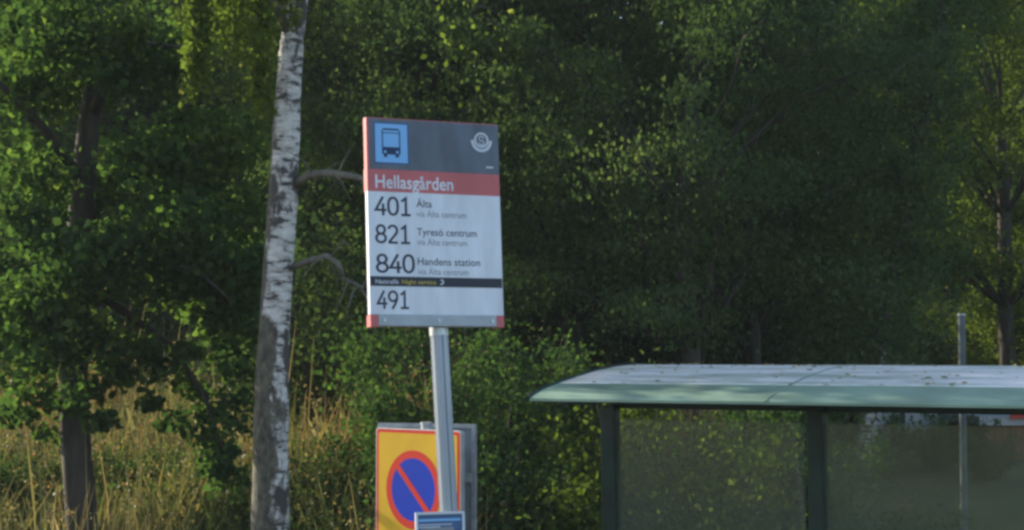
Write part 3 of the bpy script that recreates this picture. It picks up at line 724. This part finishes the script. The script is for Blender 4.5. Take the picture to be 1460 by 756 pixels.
# timetable case on the pole
tl, tr_ = P(592, 731, 7.865), P(662, 729, 7.925)
tx = (tr_ - tl); tw = tx.length; tx.normalize(); tz = Vector((-.0772 * math.sin(.43) * 1.0, .0772 * math.cos(.43), 1)).normalized(); ty = tz.cross(tx).normalized()
th_ = .34
Mt = Matrix.Translation(tl - pbase) @ Matrix(((tx.x, tz.x, -ty.x, 0), (tx.y, tz.y, -ty.y, 0), (tx.z, tz.z, -ty.z, 0), (0, 0, 0, 1)))
case = MB().box((tw / 2, -th_ / 2, -.012), (tw - .004, th_ - .004, .016)).build('timetable_case', M_back, root, Mt)
fr = MB(); e = .011
fr.box((tw / 2, -e / 2, 0), (tw, e, .012)).box((tw / 2, -th_ + e / 2, 0), (tw, e, .012)).box((e / 2, -th_ / 2, 0), (e, th_ - 2 * e, .012)).box((tw - e / 2, -th_ / 2, 0), (e, th_ - 2 * e, .012))
fr.build('case_frame', M_pale, case, IDM)
MB().box((tw / 2, -th_ / 2, -.0035), (tw - 2 * e, th_ - 2 * e, .001)).build('timetable', paint('timetable_blue', (.06, .13, .27), .5, 0, .15, 8), case, IDM)
MB().box((tw / 2, -.036, -.0025), (tw - 2 * e - .012, .010, .001)).build('timetable_stripe', M_lightblue, case, IDM)
for k in range(2): MB().box((tw / 2 - .03 * k - .02, -.056 - .0105 * k, -.0024), (tw - .075 - .05 * k, .0045, .001)).build('timetable_line', M_pale, case, IDM)
MB().box((tw / 2 - .012, -.0845 - .10, -.0025), (tw - 2 * e - .055, .235, .001)).build('timetable_sheet', paint('printed_sheet', (.28, .31, .37), .6, 0, .4, 60, (1, 6, 1)), case, IDM)
for yy in (-.08, -.27): MB().box((tw / 2 + .01, yy, -.035), (.10, .025, .032)).build('clamp', M_galv, case, IDM)

# ------------------------------------------------------------------ no parking sign: post, yellow panel, grey panel seen from behind
bx = P(608, 600, 9.86); pb = Vector((bx.x, bx.y, 0))
nr = empty('no_parking_sign', pb, 'yellow no parking sign with blue disc behind the bus stop pole', 'road sign')
MB().tube([(0, 0, -.02), (0, 0, bx.z - .02)], .03, 16).build('post', M_galv, nr, smooth=False)
MB().ring((0, 0), 0, .034, bx.z - .022, bx.z - .008, n=16).build('post_cap', M_galv, nr)
def panel_mat(px, py, Yc, yaw, w_, roll=0):      # top-left corner frame; x right, y up, z out
    return Matrix.Translation(P(px, py, Yc) - pb) @ Matrix.Rotation(R(yaw), 4, 'Z') @ Matrix.Rotation(R(roll), 4, 'Y') @ Matrix.Rotation(R(90), 4, 'X')
w_, h_ = .672, .90
My = panel_mat(536.5, 609.5, 9.95, -43, w_)
def rrect(w0, h0, r, ox, oy, n=6):
    o = []
    for cx2, cy2, a0 in ((w0 - r, h0 - r, 0), (r, h0 - r, 90), (r, r, 180), (w0 - r, r, 270)):
        for k in range(n + 1):
            a = R(a0 + 90 * k / n); o.append((ox + cx2 + r * math.cos(a), oy + cy2 + r * math.sin(a)))
    return o
yp = MB().poly(rrect(w_, h_, .02, 0, -h_), -.03, 0).build('yellow_panel', M_alu, nr, My)
MB().poly(rrect(w_ - .012, h_ - .012, .016, .006, -h_ + .006), 0, .0012).build('red_border', M_nored, yp, IDM)
MB().poly(rrect(w_ - .050, h_ - .050, .012, .025, -h_ + .025), .0012, .0022).build('yellow_field', M_yel, yp, IDM)
dc = (.305, -.335); rr_ = .2175
MB().ring(dc, 0, rr_ * .80, .0022, .0032, n=48).build('blue_disc', M_noblue, yp, IDM)
MB().ring(dc, rr_ * .80, rr_, .0022, .0034, n=48).build('red_ring', M_nored, yp, IDM)
MB().box((0, 0, 0), (rr_ * 1.64, rr_ * .155, .001), Matrix.Translation((dc[0], dc[1], .0040)) @ Matrix.Rotation(R(-45), 4, 'Z')).build('red_bar', M_nored, yp, IDM)
for yy in (-.1, -.7): MB().box((w_ / 2 + .02, yy, -.045), (.12, .04, .028)).build('clamp', M_galv, yp, IDM)
gw, gh = .60, .95
Mg = panel_mat(541, 603, 10.12, -20, gw)
gp = MB().poly(rrect(gw, gh, .015, 0, -gh), -.004, 0).build('grey_panel', M_back, nr, Mg)
e = .022
MB().box((gw / 2, -e / 2, .0125), (gw, e, .025)).box((gw - e / 2, -gh / 2, .0125), (e, gh - 2 * e, .025)).box((e / 2, -gh / 2, .0125), (e, gh - 2 * e, .025)).box((gw / 2, -gh + e / 2, .0125), (gw, e, .025)).build('panel_flange', M_galv, gp, IDM)
MB().box((gw / 2, -.30, .016), (gw - 2 * e, .05, .03)).build('panel_rail', M_galv, gp, IDM)

# ------------------------------------------------------------------ bus shelter
tip = P(755, 567, 9.5)
a_ = R(30); sb = Vector((tip.x, tip.y, 0))
sh = empty('bus_shelter', sb, 'glass bus shelter with a curved pale roof and dark green posts', 'bus shelter')
Mb = Matrix.Rotation(-a_, 4, 'Z'); z0 = tip.z; Lr = 4.1
prf = [(0, 0), (.06, .020), (.16, .044), (.33, .074), (.55, .108), (.80, .140), (1.05, .162), (1.30, .172), (1.48, .168), (1.60, .145)]
def prof_s(k0, k1, n=6):
    o = []
    for i in range(k0, k1):
        for j in range(n):
            t = j / n; o.append((prf[i][0] * (1 - t) + prf[i + 1][0] * t, prf[i][1] * (1 - t) + prf[i + 1][1] * t))
    return o + [prf[k1]]
def sheet(pr_, x0_, x1_, th_):
    b2 = MB(); n_ = len(pr_); nxx = 16
    top = [[b2.bm.verts.new((x0_ + (x1_ - x0_) * i / nxx, p[0], z0 + p[1])) for p in pr_] for i in range(nxx + 1)]
    bot = [[b2.bm.verts.new((x0_ + (x1_ - x0_) * i / nxx, p[0], z0 + p[1] - th_)) for p in pr_] for i in range(nxx + 1)]
    for i in range(nxx):
        for k in range(n_ - 1):
            b2.bm.faces.new((top[i][k], top[i][k + 1], top[i + 1][k + 1], top[i + 1][k])); b2.bm.faces.new((bot[i][k], bot[i + 1][k], bot[i + 1][k + 1], bot[i][k + 1]))
        for k in (0, n_ - 1): b2.bm.faces.new((top[i][k], top[i + 1][k], bot[i + 1][k], bot[i][k]))
    for i in (0, nxx):
        for k in range(n_ - 1): b2.bm.faces.new((top[i][k], top[i][k + 1], bot[i][k + 1], bot[i][k]))
    return b2
rf = sheet(prof_s(3, 9, 4), 0, Lr, .03).build('roof', M_roof, sh, Mb, smooth=False)
for p in rf.data.polygons: p.use_smooth = True
fs = sheet([(0, -.004)] + prof_s(0, 3, 4)[1:-1] + [(.329, .0735)], 0, Lr, .014).build('fascia', M_fascia, sh, Mb)
for xx in (1.36, 2.73):
    sm = MB(); sm.tube([Vector((xx, p[0], z0 + p[1] - .006)) for p in prof_s(0, 9, 3)], .010, 6); sm.build('roof_seam', M_fascia, sh, Mb)
MB().box((Lr / 2, .035, z0 - .014), (Lr - .01, .05, .018)).build('gutter', M_green, sh, Mb)
for xx in (-.012, Lr + .012):
    rim = MB(); pr_ = [Vector((xx, p[0], z0 + p[1] - .008)) for p in prof_s(0, 9, 3)]
    rim.tube(pr_, .017, 8); rim.build('end_rim', M_green, sh, Mb)
MB().box((Lr / 2, .80, z0 - .04), (Lr - .2, .07, .07)).build("roof_beam", M_green, sh, Mb)
v0 = .72; us = [.095, 1.335, 2.575, 3.815]; skew = math.tan(R(2.0))
posts = []
for u_ in us:
    p_ = MB(); p_.box((0, 0, (z0 - .06) / 2), (.085, .085, z0 - .06))
    po = p_.build('post', M_green, sh, Mb @ Matrix.Translation((u_, v0, 0)) @ Matrix(((1, 0, -skew * .6, skew * .6 * z0), (0, 1, 0, 0), (0, 0, 1, 0), (0, 0, 0, 1))), bevel=.006)
    posts.append(po)
for u_ in us: MB().box((u_, v0 - .05, z0 - .02), (.05, .9, .05)).build('roof_bracket', M_green, sh, Mb)
for k in range(3):
    ua, ub = us[k] + .045, us[k + 1] - .045; dz = .012 * 2
    MB().box(((ua + ub) / 2 + .012, v0 + .01, (2.33 + .25) / 2), (ub - ua - .02, .010, 2.33 - .25)).build('glass_pane', M_glass, sh, Mb)
bn = MB()
bn.box((2.0, .50, .45), (2.2, .34, .04))
for s in (1.1, 2.9): bn.box((s, .5, .215), (.05, .28, .43))
bn.build('seat', M_galv, sh, Mb)

rng = np.random.default_rng(91); pp = []
for k in range(170):
    v_ = rng.uniform(.3, 1.45) ** 1.0; i = max(k2 for k2 in range(len(prf) - 1) if prf[k2][0] <= v_); t = (v_ - prf[i][0]) / (prf[i + 1][0] - prf[i][0])
    pp.append((rng.uniform(.1, Lr - .1), v_, prf[i][1] * (1 - t) + prf[i + 1][1] * t + z0 + .008))
V, ns = leaves(rng, np.array(pp), .042, -.05, 4, .7)
V[:, 2] = np.repeat(np.array(pp)[:, 2], 4) + (V[:, 2] - np.repeat(np.array(pp)[:, 2], 4)) * .25
lt_ = put('leaf_litter', quads('leaf_litter', V, ns, M_grass, rng.uniform(.2, 1, len(pp)))); lt_.location = sb; lt_.rotation_euler = (0, 0, -a_)
tag(lt_, 'small fallen leaves lying on the shelter roof', 'leaf litter', kind='stuff')

# ------------------------------------------------------------------ grey steel pole behind the shelter
gpz = P(1371, 450, 14.2); g0 = Vector((gpz.x, gpz.y, gz(gpz.x, gpz.y)))
gr = empty('steel_pole', g0, 'slim grey steel pole rising behind the right part of the shelter roof', 'pole')
MB().tube([(0, 0, -.1), (0, 0, gpz.z - g0.z)], .029, 16).build('shaft', paint('dull_grey_steel', (.11, .13, .14), .65, .1, .3, 8), gr)
MB().ring((0, 0), 0, .033, gpz.z - g0.z, gpz.z - g0.z + .015, n=16).build('pole_cap', M_galv, gr)

# ------------------------------------------------------------------ low buildings glimpsed under the roof
def cabin(name, xa, xb, Y, ztop, wallm, label, doors, roofm, dm):
    x_ = (xa + xb) / 2; zg = min(gz(xa, Y), gz(xb, Y)); o = empty(name, (x_, Y, zg), label, 'shed'); hh = ztop - zg; ww = xb - xa
    MB().box((0, .9, hh / 2), (ww, 1.8, hh)).build('wall', wallm, o)
    for s, d in doors: MB().box((s, -.011, hh * .5), (d, .024, hh * .86)).build('door', dm, o)
    MB().box((0, .9, hh + .05), (ww + .2, 2.1, .10)).build('roof', roofm, o); return o
Y = 21.0
cabin('shed', at(1246, Y), at(1338, Y), Y, P(1290, 560, Y).z, M_cabin, 'pale grey low shed under the shelter roof left of the grey pole', [(-.06, .05)], M_back, M_green)
Y = 20.0
sd2 = cabin('shed', at(1402, Y), at(1530, Y), Y, P(1430, 606, Y).z, M_brown, 'brown shed with a pale roof edge behind the right end of the glass', [(.3, .5)], M_cabin, M_redpaint)
rp = P(1452, 587, Y - .1) - sd2.location
MB().box((rp.x, -.20, rp.z), (.24, .03, .15)).build('red_board', M_redpaint, sd2)

# ------------------------------------------------------------------ thin volume added to lift the dark tones under the trees
hz = MB().box((2, 15, 9), (130, 120, 21)).build('shadow_lift_volume', bpy.data.materials.new('shadow_lift_volume'))
hm = hz.data.materials[0]; hm.use_nodes = True; n = hm.node_tree; n.nodes.clear()
ho = N(n, 'ShaderNodeOutputMaterial'); pv = N(n, 'ShaderNodeVolumePrincipled'); pv.inputs['Color'].default_value = (.82, .95, 1, 1); pv.inputs['Density'].default_value = .0007
n.links.new(pv.outputs[0], ho.inputs['Volume']); tag(hz, kind='stuff')
